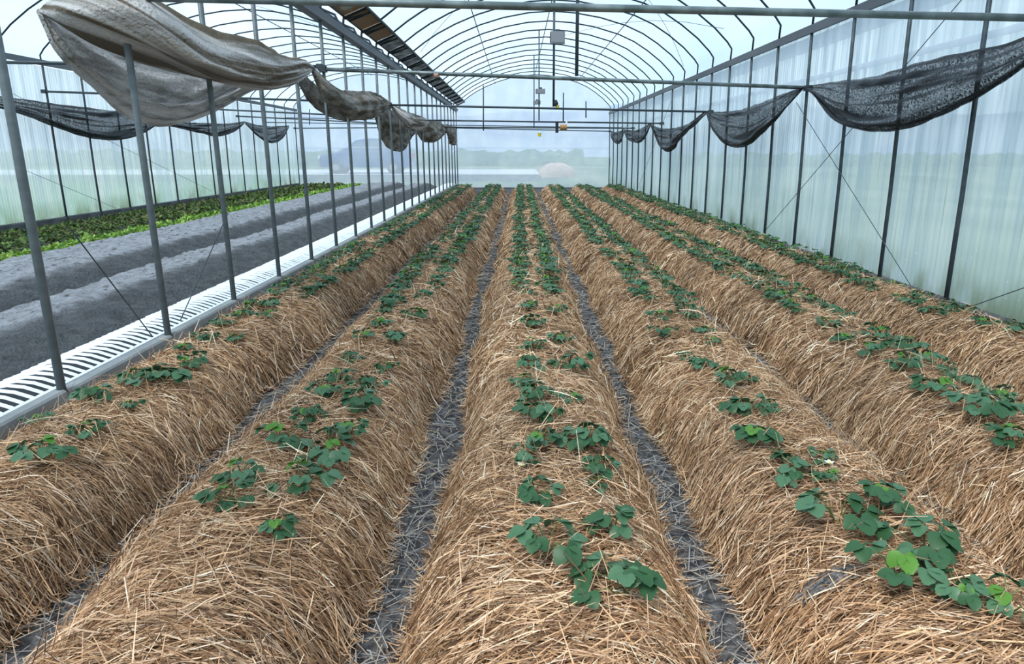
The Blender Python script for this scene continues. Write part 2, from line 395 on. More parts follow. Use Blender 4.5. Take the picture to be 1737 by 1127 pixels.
# concrete kerbs, one block per bay of posts
def kerb(name, x0, x1, zt, mt, label, ybeg=-1):
    root = empty(name, (0, 0, 0)); tag(root, label, kind='structure')
    me = None
    for i in range(ybeg - 2, 22):
        y0, y1 = st(i) + .012, st(i + 1) - .012
        b = MB().prism([(x0 + .0, 0), (x1, 0), (x1, zt - .012), (x1 - .012, zt), (x0 + .012, zt), (x0, zt - .012)], 0, y1 - y0)
        if me is None: me = mesh_np('kerb_block', b.v, b.f, mt)
        o = link('kerb_block', me, root, (0, y0, 0)); o.location.z = random.uniform(-.008, .006)
    for i in range(ybeg - 2, 22):
        o = MB().box(((x0 + x1) / 2, st(i), zt / 2 - .01), (x1 - x0 - .015, .03, zt - .02)).build('mortar_joint', mt, root)
    return root
kerb('baseboard_left', -2.70, -2.615, .265, conc, 'pale concrete kerb between the two bays under the post row')
kerb('baseboard_right', 4.085, 4.20, .225, conc_d, 'dark grey concrete kerb under the right wall')
kerb('baseboard_far', XF - .1, XF + .02, .26, conc_d, 'grey concrete kerb under the far left wall')

# gutters
def gutter(name, X, z, w, h, label):
    b = MB().prism([(X - w / 2, z), (X + w / 2, z), (X + w / 2 + .02, z + h), (X + w / 2 + .005, z + h), (X + w / 2 - .015, z + .015), (X - w / 2 + .015, z + .015), (X - w / 2 - .005, z + h), (X - w / 2 - .02, z + h)], YST, YEND)
    return tag(b.build(name, gutter_m), label, 'gutter')
gutter('roof_gutter', XL, 3.32, .13, .10, 'long grey valley gutter along the top of the post row')
gutter('eaves_gutter', XR - .035, 3.19, .045, .10, 'long grey eaves gutter along the top of the right wall')
gutter('eaves_gutter', XF + .075, 3.30, .06, .10, 'long grey eaves gutter along the top of the far left wall')

# valley sheet beside the gutter, panel by panel
vs = empty('valley_sheet', (0, 0, 0)); tag(vs, 'rusty brown and grey sheeting beside the valley gutter under the roof', 'sheeting')
for i in range(I0, 22):
    a, b2 = np.array((XL + .03, 3.60)), np.array((-2.26, 3.745))
    V = [(a[0], st(i) + .02, a[1]), (b2[0], st(i) + .02, b2[1]), (b2[0], st(i + 1) - .02, b2[1]), (a[0], st(i + 1) - .02, a[1])]
    V += [(x, y, z + .012) for x, y, z in V]
    link('sheet_panel', mesh_np('sheet_panel', V, [[0, 1, 2, 3], [7, 6, 5, 4], [0, 4, 5, 1], [1, 5, 6, 2], [2, 6, 7, 3], [3, 7, 4, 0]], brown_panel if i < 8 else grey_panel), vs)
MB().tube([(XL + .03, YST, 3.60), (XL + .03, YEND, 3.60)], .018).build('edge_pipe', arch_steel, vs)
MB().tube([(-2.27, YST, 3.735), (-2.27, YEND, 3.735)], .022).build('edge_pipe', arch_steel, vs)

# ================================================================== FRAME
def nth(i, far_from):
    return ORD[i] if i < len(ORD) else None
post_me = MB().tube([(0, 0, .02), (0, 0, 3.34)], .024, 8)
collar = MB().tube([(0, 0, .0), (0, 0, .10)], .034, 8)
pm, cm = mesh_np('post', post_me.v, post_me.f, steel_l, True), mesh_np('collar', collar.v, collar.f, steel_l, True)
vis = 0
for i in range(I0, I1 + 1):
    r = empty('support_post', (XL, st(i), 0))
    if i < 0: lab = 'grey steel support post in the middle row beside or behind the camera'; grp = 'middle row posts out of the picture'
    elif i < 30: lab = 'grey steel post on the left kerb, %s of the middle row from the left' % ORD[i]; grp = 'middle row support posts'
    else: lab = 'thin grey post in the crowded far end of the middle row'; grp = 'far middle row support posts'
    tag(r, lab, 'post', grp)
    link('pipe', pm, r)
    # fork carrying both roofs
    f = MB().tube([(0, 0, 3.38), (.03, 0, 3.57), (.38, 0, 3.715)], .022).tube([(.04, .30, 3.58), (.38, .30, 3.71)], .015).tube([(.04, .04, 3.565), (.37, .30, 3.70)], .012).tube([(0, 0, 3.38), (-.10, 0, 3.62), (-.40, 0, 3.74)], .018)
    f.build('fork', arch_steel, r)

def hoop(i, prof, x_wall, label, group):
    """one bent pipe: wall post, knee and arch"""
    sgn = 1 if x_wall > 0 else -1
    pts = [(x_wall + .012 * 0, st(i), .05), (x_wall, st(i), 1.2), (x_wall - sgn * .02, st(i), 2.4), (x_wall - sgn * .03, st(i), 3.3)]
    arc = [(x, st(i), z) for x, z in prof]
    if sgn > 0: arc = arc[::-1]
    r = empty('roof_hoop', (x_wall, st(i), 0)); tag(r, label, 'hoop', group)
    loc = lambda q: [(p[0] - x_wall, 0, p[2]) for p in q]
    MB().tube(loc(pts), .022, 7).build('wall_post', steel, r, True)
    MB().tube(loc([pts[-1]] + arc), .0165, 6).build('arch', arch_steel, r, True)
    return r
for i in range(I0, I1 + 1):
    if i < 2: l1, g1 = 'steel hoop of the strawberry bay standing beside the camera out of view', 'hoops beside the camera'
    elif i < 30: l1, g1 = 'bent steel pipe hoop on the right kerb, %s wall post from the right' % ORD[i - 2], 'hoops of the strawberry bay'
    else: l1, g1 = 'small distant steel hoop over the far end of the strawberry bay', 'far hoops of the strawberry bay'
    hoop(i, ARCH, XR, l1, g1)
    if i < 8: l2, g2 = 'steel hoop of the neighbouring bay out of view on the left', 'neighbouring bay hoops out of view'
    elif i < 30: l2, g2 = 'steel pipe hoop over the grey soil bay, %s along the far left wall' % ORD[i - 8], 'hoops of the neighbouring bay'
    else: l2, g2 = 'small distant steel hoop over the far end of the grey soil bay', 'far hoops of the neighbouring bay'
    hoop(i, [(bay2x(x), z) for x, z in ARCH][::-1], XF, l2, g2)

# purlins
def purlin(x, z, lab):
    tag(MB().tube([(x, YST, z), (x, YEND, z)], .011, 6).build('purlin', arch_steel), lab, 'pipe', 'lengthwise roof pipes')
for x, z, lab in ((-.93, 4.47, 'thin lengthwise roof pipe left of the ridge'), (.78, 4.80, 'thin lengthwise roof pipe along the ridge'), (2.57, 4.52, 'thin lengthwise roof pipe right of the ridge'),
                  (bay2x(.8), 4.80, 'thin lengthwise ridge pipe of the neighbouring bay'), (bay2x(-1.0), 4.46, 'thin lengthwise roof pipe of the neighbouring bay near the post row'), (bay2x(2.57), 4.52, 'thin lengthwise roof pipe of the neighbouring bay near its far wall')):
    purlin(x, z, lab)

# horizontal tie pipes at every fourth station
TIES = [(1, 2.60, 2.49), (5, 2.70, 2.47), (9, 2.55, 2.42), (13, 2.46, 2.38), (17, 2.44, 2.41), (22, 2.62, 2.48)]
TN = ['nearest', 'second', 'third', 'fourth', 'fifth', 'sixth']
for k, (i, zl, zr) in enumerate(TIES):
    r = empty('tie_pipe', (XL, st(i) - .045, 0)); tag(r, 'horizontal grey steel tie pipe across the strawberry bay, %s from the camera' % TN[k], 'pipe', 'tie pipes of the strawberry bay')
    MB().tube([(-.06, 0, zl), (1.6, 0, zl * .76 + zr * .24), (XR - XL + .04, 0, zr)], .026 if i < 9 else .022, 8).build('pipe', tie_steel if i < 9 else steel, r, True)
    for s, zz in ((0, zl), (XR - XL - .02, zr)): MB().box((s, .02, zz), (.09, .11, .075)).build('clamp', steel, r)
    r = empty('tie_pipe', (XF, st(i) - .045, 0)); tag(r, 'horizontal steel tie pipe across the grey soil bay, %s from the camera' % TN[k], 'pipe', 'tie pipes of the neighbouring bay')
    MB().tube([(-.02, 0, 2.80 if i < 22 else 2.6), (XL - XF + .05, 0, zl + .03)], .022, 8).build('pipe', steel, r, True)
    for s, zz in ((0, 2.80 if i < 22 else 2.6), (XL - XF - .04, zl + .03)): MB().box((s, .02, zz), (.08, .10, .07)).build('clamp', steel, r)
# second, lower pipes near the far end
for (i, z, lab) in ((21, 2.88, 'upper thin pipe across the far end in front of the end wall'), (19, 2.60, 'thin dark pipe across the far end before the end wall')):
    tag(MB().tube([(XF, st(i), z + .1), (XL, st(i), z), (XR, st(i), z - .09)], .018, 6).build('tie_pipe', steel, None, True), lab, 'pipe')

# vertical king struts from tie pipes to the ridge
for k, (i, x, zl, lab) in enumerate(((5, .83, 2.62, 'thick vertical strut from the second tie pipe up to the ridge'), (9, .77, 2.52, 'vertical strut from the third tie pipe up to the ridge, carrying a grey box'),
                       (13, .62, 2.45, 'vertical strut on the fourth tie pipe with a small grey box'), (17, .60, 2.43, 'vertical strut on the fifth tie pipe with a small grey box'), (13, 1.3, 2.4, 'short strut on the fourth tie pipe near the orange device'))):
    top = 4.80 if k < 4 else 3.2
    tag(MB().tube([(x, st(i) - .045, zl), (x, st(i) - .02, top)], .024 if k < 2 else .018, 8).build('strut', steel, None, True), lab, 'strut')
for k, (px, py0, py1, i) in enumerate(((820, 145, 222, 13), (994, 172, 200, 13), (693, 180, 210, 13), (525, 185, 212, 17))):
    a, b = at_y(px, py0, st(i) - .045), at_y(px, py1, st(i) - .045)
    tag(MB().tube([a, b], .017, 6).build('strut', steel, None, True), ['short vertical strut on the fourth tie pipe left of the middle', 'short vertical strut on the fourth tie pipe right of the middle',
        'short vertical strut by the post row on the left', 'short vertical strut seen in the neighbouring bay'][k], 'strut')

# devices
def device(c, w, h, d, lab):
    r = empty('control_box', c); tag(r, lab, 'box')
    MB().box((0, 0, 0), (w, d, h)).build('housing', box_m, r); MB().box((-w / 2 - .006, 0, 0), (.012, d * .9, h * .86)).build('side_vent', dark_m, r)
    MB().box((0, -d / 2 - .004, 0), (w * .84, .008, h * .8)).build('lid', box_m, r)
    MB().box((0, 0, h / 2 + .02), (w * .3, d * .5, .04)).build('bracket', steel, r)
    return r
p = at_y(946, 64, st(9) - .12); device(p, .29, .23, .12, 'largest grey box, hung high on the strut near the ridge')
p = at_y(917, 155, st(13) - .10); device(p, .25, .13, .10, 'small grey box above the far tie pipes, upper of two')
p = at_y(911, 174, st(17) - .10); device(p, .24, .13, .10, 'small grey box resting on the far tie pipe, lower of two')
p = at_y(943, 178, st(9) - .1)
r = empty('pipe_lamp', p); tag(r, 'little black and yellow fitting on the third tie pipe', 'fitting')
MB().tube([(0, 0, -.03), (0, 0, .03), (0, 0, .10)], [.04, .05, .02], 10).build('cap', dark_m, r); MB().tube([(.03, 0, -.06), (.03, 0, -.01)], [.03, .045], 10).build('yellow_ring', yellow_m, r)
p = at_y(955, 216, st(13) - .1)
r = empty('winch_motor', p); tag(r, 'small orange and dark winch motor hung under the far tie pipe', 'motor')
MB().tube([(-.08, 0, 0), (.11, 0, 0)], .075, 12).build('motor_body', orange_m, r); MB().box((-.17, 0, 0), (.08, .12, .3)).build('mount', dark_m, r); MB().tube([(.1, 0, .1), (.1, 0, .2)], .03, 8).build('eyelet', lampw_m, r)
p = at_y(915, 229, st(17)); r = MB().tube([(p[0], p[1], p[2] - .06), (p[0], p[1], p[2] + .06)], [.05, .07], 10).build('yellow_tag', yellow_m); tag(r, 'small yellow marker hanging below the far tie pipes', 'tag')
p = at_y(740, 127, st(5) - .045); r = MB().tube([(p[0] - .03, p[1], p[2] - .005), (p[0] + .03, p[1], p[2] - .005)], .034, 10).build('pipe_clamp', pink_m); tag(r, 'rusty pink clamp on the second tie pipe', 'clamp')

# cross bracing
def brace(pts, lab, r=.0045):
    tag(MB().tube(pts, r, 5).build('brace_wire', steel), lab, 'brace', 'diagonal bracing wires')
brace([(XR - .06, 10.95, .25), (XR - .06, 6.2, 3.1)], 'diagonal brace rising towards the camera on the right wall')
brace([(XR - .06, 10.0, 2.3), (XR - .06, 6.6, .25)], 'diagonal brace falling towards the camera on the right wall')
brace([(XR - .06, 5.7, .25), (XR - .06, 3.6, 1.3)], 'diagonal brace low on the right wall at the picture edge')
brace([(XR - .06, 22.9, .25), (XR - .06, 18.2, 2.9)], 'diagonal brace on the far part of the right wall')
brace([(XL - .04, 4.08, 1.15), (XL - .04, 4.78, .28)], 'diagonal brace by the nearest middle posts, falling away')
brace([(XL - .04, 6.3, 1.05), (XL - .04, 5.2, .3)], 'diagonal brace by the second middle post, rising away')
brace([(XF + .06, 13.4, 1.3), (XF + .06, 16.3, .3)], 'diagonal brace low on the far left wall')
brace([(XF + .06, 12.8, 2.9), (XF + .06, 21.5, .4)], 'long diagonal brace across the far left wall')
def arch_z(x): return float(np.interp(x, [a for a, b in ARCH], [b for a, b in ARCH]))
brace([(x, 16.3 - (x + 2.2) / 2.6 * 4.9 + 0, arch_z(x) - .02) for x in np.linspace(-2.2, .4, 7)], 'diagonal roof brace left of the ridge')
brace([(x, 12.2 + (x - 1.6) / 2.4 * 4.6, arch_z(x) - .02) for x in np.linspace(1.6, 4.0, 7)], 'diagonal roof brace right of the ridge')
brace([(x, 20.5 - (x - 1.2) / 2.6 * 7.5, arch_z(x) - .02) for x in np.linspace(1.2, 3.8, 7)], 'long diagonal roof brace right of the ridge crossing other hoops')
brace([(bay2x(x), 20 - (x + 2.2) / 5.6 * 8, arch_z(x) - .02) for x in np.linspace(-2.2, 3.4, 9)], 'diagonal roof brace over the neighbouring bay')

# white corrugated drain sheet between the kerb and the grey soil, rib lines across
sl = empty('slatted_cover', (-2.74, 1.0, 0)); tag(sl, 'long white ribbed plastic cover over the gap beside the left kerb', 'cover')
def slat_pts(y):
    q = []
    for u in np.linspace(0, 1, 7): q.append((-.56 * u, y, .165 + .085 * math.sin(PI * min(1, u * 1.05)) + .01 * u))
    return q
m = MB()
for dy, dz in ((-.017, -.004), (0, .010), (.017, -.004)): m.v += [(x, dy, z + dz) for x, y, z in slat_pts(0)]
for k in range(2):
    for j in range(6): m.f.append([k * 7 + j, k * 7 + j + 1, (k + 1) * 7 + j + 1, (k + 1) * 7 + j])
sm = mesh_np('slat', m.v, m.f, white_sheet)
k, y = 0, 1.0
far_v, far_f = [], []
while y < YEND - .1:
    if k < 298: link('slat', sm, sl, (0, y - 1.0, random.uniform(-.003, .003)))
    else:
        o_ = len(far_v); far_v += [(vx, vy + y - 1.0, vz) for vx, vy, vz in m.v]; far_f += [[t + o_ for t in f] for f in m.f]
    y += .080; k += 1
o = link('slat_rest', mesh_np('slat_rest', far_v, far_f, white_sheet), sl); o['kind'] = 'stuff'
MB().box((-.015, 14.5, .235), (.03, 29, .012)).build('edge_strip', white_sheet, sl)
MB().prism([(0, .12), (-.56, .12), (-.56, .135), (0, .135)], 0, 29).build('gap_shade', dark_m, sl)  # added dark sheet, stands in for groove shade between the slats

# ================================================================== SWAGS
def resample(P, n):
    P = np.array(P, float); d = np.r_[0, np.cumsum(np.linalg.norm(np.diff(P, axis=0), axis=1))]; d /= d[-1]
    t = np.linspace(0, 1, n)
    # monotone-ish cubic through the points
    m = np.gradient(P, d, axis=0, edge_order=1)
    i = np.clip(np.searchsorted(d, t, side='right') - 1, 0, len(d) - 2); h = (d[i + 1] - d[i])[:, None]; s = ((t - d[i]) / (d[i + 1] - d[i]))[:, None]
    return (2 * s**3 - 3 * s**2 + 1) * P[i] + (s**3 - 2 * s**2 + s) * h * m[i] + (-2 * s**3 + 3 * s**2) * P[i + 1] + (s**3 - s**2) * h * m[i + 1]
def swag(name, curves, mt, label, cat, group, nu=90, nv=26, folds=.02, fine=.008, seed=0):
    C = np.array([resample([at_x(x, y, X) for x, y, X in c], nu) for c in curves])     # k,nu,3
    k = len(C); tv = np.linspace(0, k - 1, nv)
    V = np.zeros((nu, nv, 3))
    kk = np.arange(k)
    M = np.gradient(C, axis=0) if k > 2 else np.repeat((C[1:] - C[:1]), 2, axis=0)
    for j, t in enumerate(tv):
        i = min(int(t), k - 2); s = t - i
        V[:, j] = (2 * s**3 - 3 * s**2 + 1) * C[i] + (s**3 - 2 * s**2 + s) * M[i] + (-2 * s**3 + 3 * s**2) * C[i + 1] + (s**3 - s**2) * M[i + 1]
    u = np.linspace(0, 1, nu)[:, None]; v = np.linspace(0, 1, nv)[None, :]
    env = np.sin(PI * np.clip(u, .03, .97)) ** .5
    sgn = 1 if V[:, :, 0].mean() < 0 else -1
    w = folds * np.sin(v * 23 + 2.2 * np.sin(u * 5 + seed) + seed) * env + folds * .6 * np.sin(v * 41 + 3 * np.sin(u * 7 + 1.3 * seed)) * env
    w += fine * np.sin(u * 60 + 9 * np.sin(v * 9 + seed)) * env
    V[:, :, 0] += sgn * w
    V[:, :, 2] += .4 * w * env
    uv = np.stack([np.broadcast_to(u, (nu, nv)), np.broadcast_to(v, (nu, nv))], -1).reshape(-1, 2)
    o = link(name, mesh_np(name, V.reshape(-1, 3), grid_faces(nu, nv), mt, True, uv=uv))
    md = o.modifiers.new('thickness', 'SOLIDIFY'); md.thickness = .006; md.offset = 0
    return tag(o, label, cat, group)
G = 'beige shade cloth bunched along the middle post row'
def P(*a): return list(a)
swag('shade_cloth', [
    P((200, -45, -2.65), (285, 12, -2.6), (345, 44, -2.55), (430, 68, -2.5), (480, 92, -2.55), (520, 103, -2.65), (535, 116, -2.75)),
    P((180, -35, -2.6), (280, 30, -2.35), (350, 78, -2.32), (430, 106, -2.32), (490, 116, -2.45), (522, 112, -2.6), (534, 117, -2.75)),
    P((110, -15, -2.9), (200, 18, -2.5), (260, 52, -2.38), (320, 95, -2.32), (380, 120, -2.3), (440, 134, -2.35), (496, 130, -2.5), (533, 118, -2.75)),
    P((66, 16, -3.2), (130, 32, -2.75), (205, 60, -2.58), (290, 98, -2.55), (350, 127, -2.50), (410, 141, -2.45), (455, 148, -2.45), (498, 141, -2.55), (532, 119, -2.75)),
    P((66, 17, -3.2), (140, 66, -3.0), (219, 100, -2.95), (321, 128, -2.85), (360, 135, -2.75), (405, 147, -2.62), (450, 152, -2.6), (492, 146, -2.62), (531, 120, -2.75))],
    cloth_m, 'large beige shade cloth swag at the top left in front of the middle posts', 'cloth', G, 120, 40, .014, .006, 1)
swag('shade_cloth', [
    P((66, 16, -3.2), (150, 45, -3.35), (300, 85, -3.35), (430, 110, -3.3), (500, 118, -2.98)),
    P((66, 17, -3.2), (120, 80, -3.1), (220, 140, -3.1), (320, 150, -3.1), (430, 132, -3.1), (502, 122, -2.97)),
    P((66, 18, -3.2), (100, 84, -3.1), (165, 140, -3.05), (240, 185, -3.05), (300, 192, -3.05), (370, 172, -3.05), (430, 143, -3.05), (504, 125, -2.96)),
    P((66, 19, -3.2), (94, 80, -3.2), (125, 118, -3.2), (160, 150, -3.2), (200, 185, -3.2), (235, 205, -3.2), (272, 213, -3.2), (312, 208, -3.2), (350, 196, -3.2), (388, 178, -3.2), (432, 153, -3.2), (505, 128, -2.96))],
    cloth_b, 'pale whitish cloth hanging lowest behind the front middle posts', 'cloth', G, 120, 40, .025, .012, 2)
swag('shade_cloth', [
    P((531, 113, -2.75), (556, 137, -2.6), (590, 153, -2.6), (632, 157, -2.58), (654, 167, -2.6), (664, 177, -2.64)),
    P((530, 115, -2.75), (553, 146, -2.4), (590, 170, -2.36), (628, 175, -2.36), (652, 176, -2.46), (664, 178, -2.64)),
    P((529, 117, -2.75), (548, 155, -2.4), (583, 184, -2.35), (620, 191, -2.35), (648, 186, -2.46), (664, 180, -2.64)),
    P((528, 119, -2.75), (545, 162, -2.55), (578, 194, -2.52), (615, 203, -2.5), (646, 196, -2.52), (664, 182, -2.64))],
    clothd_m, 'rolled brown-grey cloth swag after the second tie pipe', 'cloth', G, 80, 26, .018, .008, 3)
swag('shade_cloth', [
    P((516, 126, -2.9), (540, 148, -3.05), (580, 172, -3.05), (650, 176, -2.8)),
    P((506, 142, -2.93), (522, 170, -3.02), (546, 191, -3.02), (574, 204, -3.0), (612, 203, -2.9), (652, 188, -2.75))],
    clothd_m, 'brown cloth strip behind the posts after the second tie pipe', 'cloth', G, 60, 14, .012, .006, 4)
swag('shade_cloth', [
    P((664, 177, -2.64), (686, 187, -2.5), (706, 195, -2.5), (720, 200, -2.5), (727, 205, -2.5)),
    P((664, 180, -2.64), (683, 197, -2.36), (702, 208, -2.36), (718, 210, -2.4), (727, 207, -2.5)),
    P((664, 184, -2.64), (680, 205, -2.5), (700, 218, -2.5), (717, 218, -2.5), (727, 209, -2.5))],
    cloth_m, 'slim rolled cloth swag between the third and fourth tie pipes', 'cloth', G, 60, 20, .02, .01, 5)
swag('shade_cloth', [
    P((642, 186, -2.85), (668, 188, -2.95), (700, 203, -2.95), (722, 209, -2.8)),
    P((638, 200, -2.85), (655, 222, -2.85), (675, 232, -2.82), (697, 225, -2.85), (722, 211, -2.8)),
    P((635, 197, -2.9), (643, 225, -2.9), (655, 246, -2.9), (672, 257, -2.9), (688, 253, -2.9), (699, 232, -2.9), (722, 213, -2.8))],
    clothd_m, 'sagging brown cloth pouch hanging behind the posts past the third tie pipe', 'cloth', G, 60, 20, .02, .01, 6)
swag('shade_cloth', [
    P((727, 203, -2.5), (738, 204, -2.5), (750, 209, -2.5), (758, 215, -2.5)),
    P((727, 208, -2.5), (735, 222, -2.4), (748, 227, -2.4), (758, 220, -2.5)),
    P((704, 220, -2.8), (712, 236, -2.75), (724, 242, -2.7), (740, 240, -2.6), (758, 224, -2.5))],
    clothd_m, 'small brown cloth bundle between the fourth and fifth tie pipes', 'cloth', G, 40, 16, .03, .01, 7)
swag('shade_cloth', [
    P((757, 210, -2.5), (765, 213, -2.5), (774, 216, -2.5)), P((757, 222, -2.45), (765, 228, -2.35), (774, 230, -2.4)),
    P((757, 226, -2.5), (763, 241, -2.5), (774, 247, -2.5))],
    clothd_m, 'smallest brown cloth bundle at the end wall', 'cloth', G, 40, 14, .03, .01, 8)

G = 'black net bunched along the right wall'
def net(top, mid, bot, back, label, group, xs, nu=90, **k):
    fold = [(x, y - (9 if 0 < q < len(bot) - 1 else 0) * min(1.0, abs(bot[0][0] - bot[-1][0]) / 300)) for q, (x, y) in enumerate(bot)]
    cv = [[(x, y, xs[j]) for x, y in c] for j, c in enumerate((top, mid, bot, fold))]
    for c in cv[1:]:
        c[0] = (*c[0][:2], xs[0]); c[-1] = (*c[-1][:2], xs[0])
    return swag('shade_net', cv, net_m, label, 'net', group, nu, 40, **k)
net([(1830, 22), (1720, 70), (1600, 97), (1500, 124), (1400, 141), (1364, 147)], [(1830, 28), (1720, 98), (1600, 143), (1500, 170), (1430, 172), (1390, 158), (1365, 149)],
    [(1830, 34), (1720, 124), (1650, 168), (1600, 192), (1540, 215), (1490, 221), (1450, 217), (1415, 203), (1385, 166), (1366, 151)], [(1830, 30), (1720, 112), (1600, 178), (1500, 207), (1450, 202), (1400, 176), (1366, 150)],
    'largest black shade net swag hanging at the upper right', G, (3.98, 3.80, 3.80, 4.03, 4.0), folds=.022, fine=.008, seed=1)
net([(1196, 189), (1240, 189), (1290, 176), (1340, 156), (1364, 147)], [(1197, 190), (1225, 208), (1265, 212), (1310, 188), (1362, 149)],
    [(1198, 192), (1209, 220), (1225, 241), (1247, 248), (1268, 245), (1292, 225), (1322, 195), (1361, 151)], [(1198, 191), (1215, 220), (1245, 240), (1270, 234), (1310, 198), (1361, 150)],
    'black net swag between the second and third tie pipes on the right', G, (3.96, 3.80, 3.80, 4.03, 4.0), folds=.022, seed=2)
net([(1102, 209), (1118, 217), (1150, 217), (1175, 205), (1196, 189)], [(1102, 210), (1120, 230), (1148, 228), (1172, 212), (1196, 190)],
    [(1103, 212), (1110, 226), (1118, 246), (1127, 256), (1141, 252), (1158, 228), (1178, 212), (1197, 193)], [(1103, 211), (1115, 238), (1128, 246), (1150, 230), (1174, 212), (1196, 191)],
    'black net swag between the third and fourth tie pipes on the right', G, (3.94, 3.80, 3.80, 4.0, 3.97), folds=.03, seed=3)
net([(1057, 219), (1066, 221), (1082, 220), (1094, 214), (1102, 209)], [(1058, 220), (1068, 230), (1082, 229), (1094, 220), (1102, 210)],
    [(1058, 222), (1064, 235), (1074, 241), (1086, 240), (1094, 232), (1103, 213)], [(1058, 221), (1068, 236), (1082, 236), (1094, 226), (1102, 211)],
    'small black net swag between the fourth and fifth tie pipes on the right', G, (3.9, 3.80, 3.80, 3.97, 3.95), nu=50, folds=.03, seed=4)
net([(1036, 222), (1044, 224), (1052, 222), (1057, 219)], [(1036, 226), (1044, 234), (1052, 230), (1057, 221)], [(1036, 230), (1042, 241), (1050, 243), (1055, 234), (1058, 223)],
    [(1036, 228), (1044, 238), (1052, 234), (1057, 221)], 'smallest black net swag at the end wall on the right', G, (3.88, 3.8, 3.8, 3.95, 3.92), nu=40, folds=.03, seed=5)
G = 'black net bunched along the far left wall'
net([(-20, 160), (58, 172), (120, 180), (180, 187), (240, 192), (269, 208)], [(-20, 170), (58, 186), (120, 202), (180, 212), (235, 208), (268, 209)],
    [(-20, 178), (58, 200), (100, 217), (150, 232), (190, 237), (228, 232), (268, 211)], [(-20, 175), (58, 196), (120, 215), (180, 226), (230, 220), (268, 210)],
    'long black net swag along the far left wall at the picture edge', G, (-9.5, -9.35, -9.35, -9.56, -9.52), folds=.03, seed=6)
net([(269, 208), (300, 208), (350, 209), (390, 209), (415, 206)], [(269, 209), (310, 216), (360, 220), (395, 214), (415, 207)],
    [(269, 210), (305, 217), (345, 226), (372, 231), (398, 223), (415, 209)], [(269, 209), (310, 220), (365, 226), (396, 218), (415, 208)],
    'black net swag behind the third middle post along the far left wall', G, (-9.5, -9.4, -9.4, -9.56, -9.52), folds=.03, seed=7)
net([(415, 206), (440, 213), (470, 214), (490, 213)], [(416, 208), (440, 224), (470, 224), (490, 214)], [(416, 210), (437, 230), (460, 242), (478, 236), (490, 216)], [(416, 209), (440, 226), (468, 232), (490, 215)],
    'rounded black net swag at the far corner of the neighbouring bay', G, (-9.45, -9.35, -9.35, -9.52, -9.48), nu=50, folds=.03, seed=8)

# ================================================================== STRAW BEDS
BW, BH, YB0, YB1 = .475, .30, .9, 26.4
BED = [-2.14 + 1.1246 * i for i in range(6)]
def bed_c(b, y): return BED[b] + .0051 * y + .018 * np.sin(y * 1.1 + b * 2)
def bed_w(b, y): return BW + .022 * np.sin(y * 2.6 + b) + .018 * np.sin(y * 5.7 + 2 * b) - (.02 if b in (0, 5) else 0)
def bed_z(b, x, y):
    t = np.abs((x - bed_c(b, y)) / bed_w(b, y))
    z = BH * np.clip(1 - np.clip(t, 0, 1.0) ** 3.2, 0, 1)
    return z + (lump(x, y, 2.2, b) * .016 + lump(x, y, 6.5, b * 2) * .008) * np.clip(1.3 - t, 0, 1)
BN = ['leftmost', 'second', 'third', 'fourth', 'fifth', 'rightmost']
BNAME = ['leftmost straw bed beside the left kerb', 'second straw bed from the left', 'straw bed running up the middle', 'straw bed right of the middle one', 'second straw bed from the right', 'rightmost straw bed beside the right wall']
TONES = np.array([(.47, .30, .165), (.60, .41, .25), (.36, .215, .115), (.20, .11, .055), (.76, .58, .40), (.11, .06, .032), (.55, .375, .25), (.85, .73, .58)])
TW = np.array([.20, .18, .13, .13, .13, .11, .08, .04])
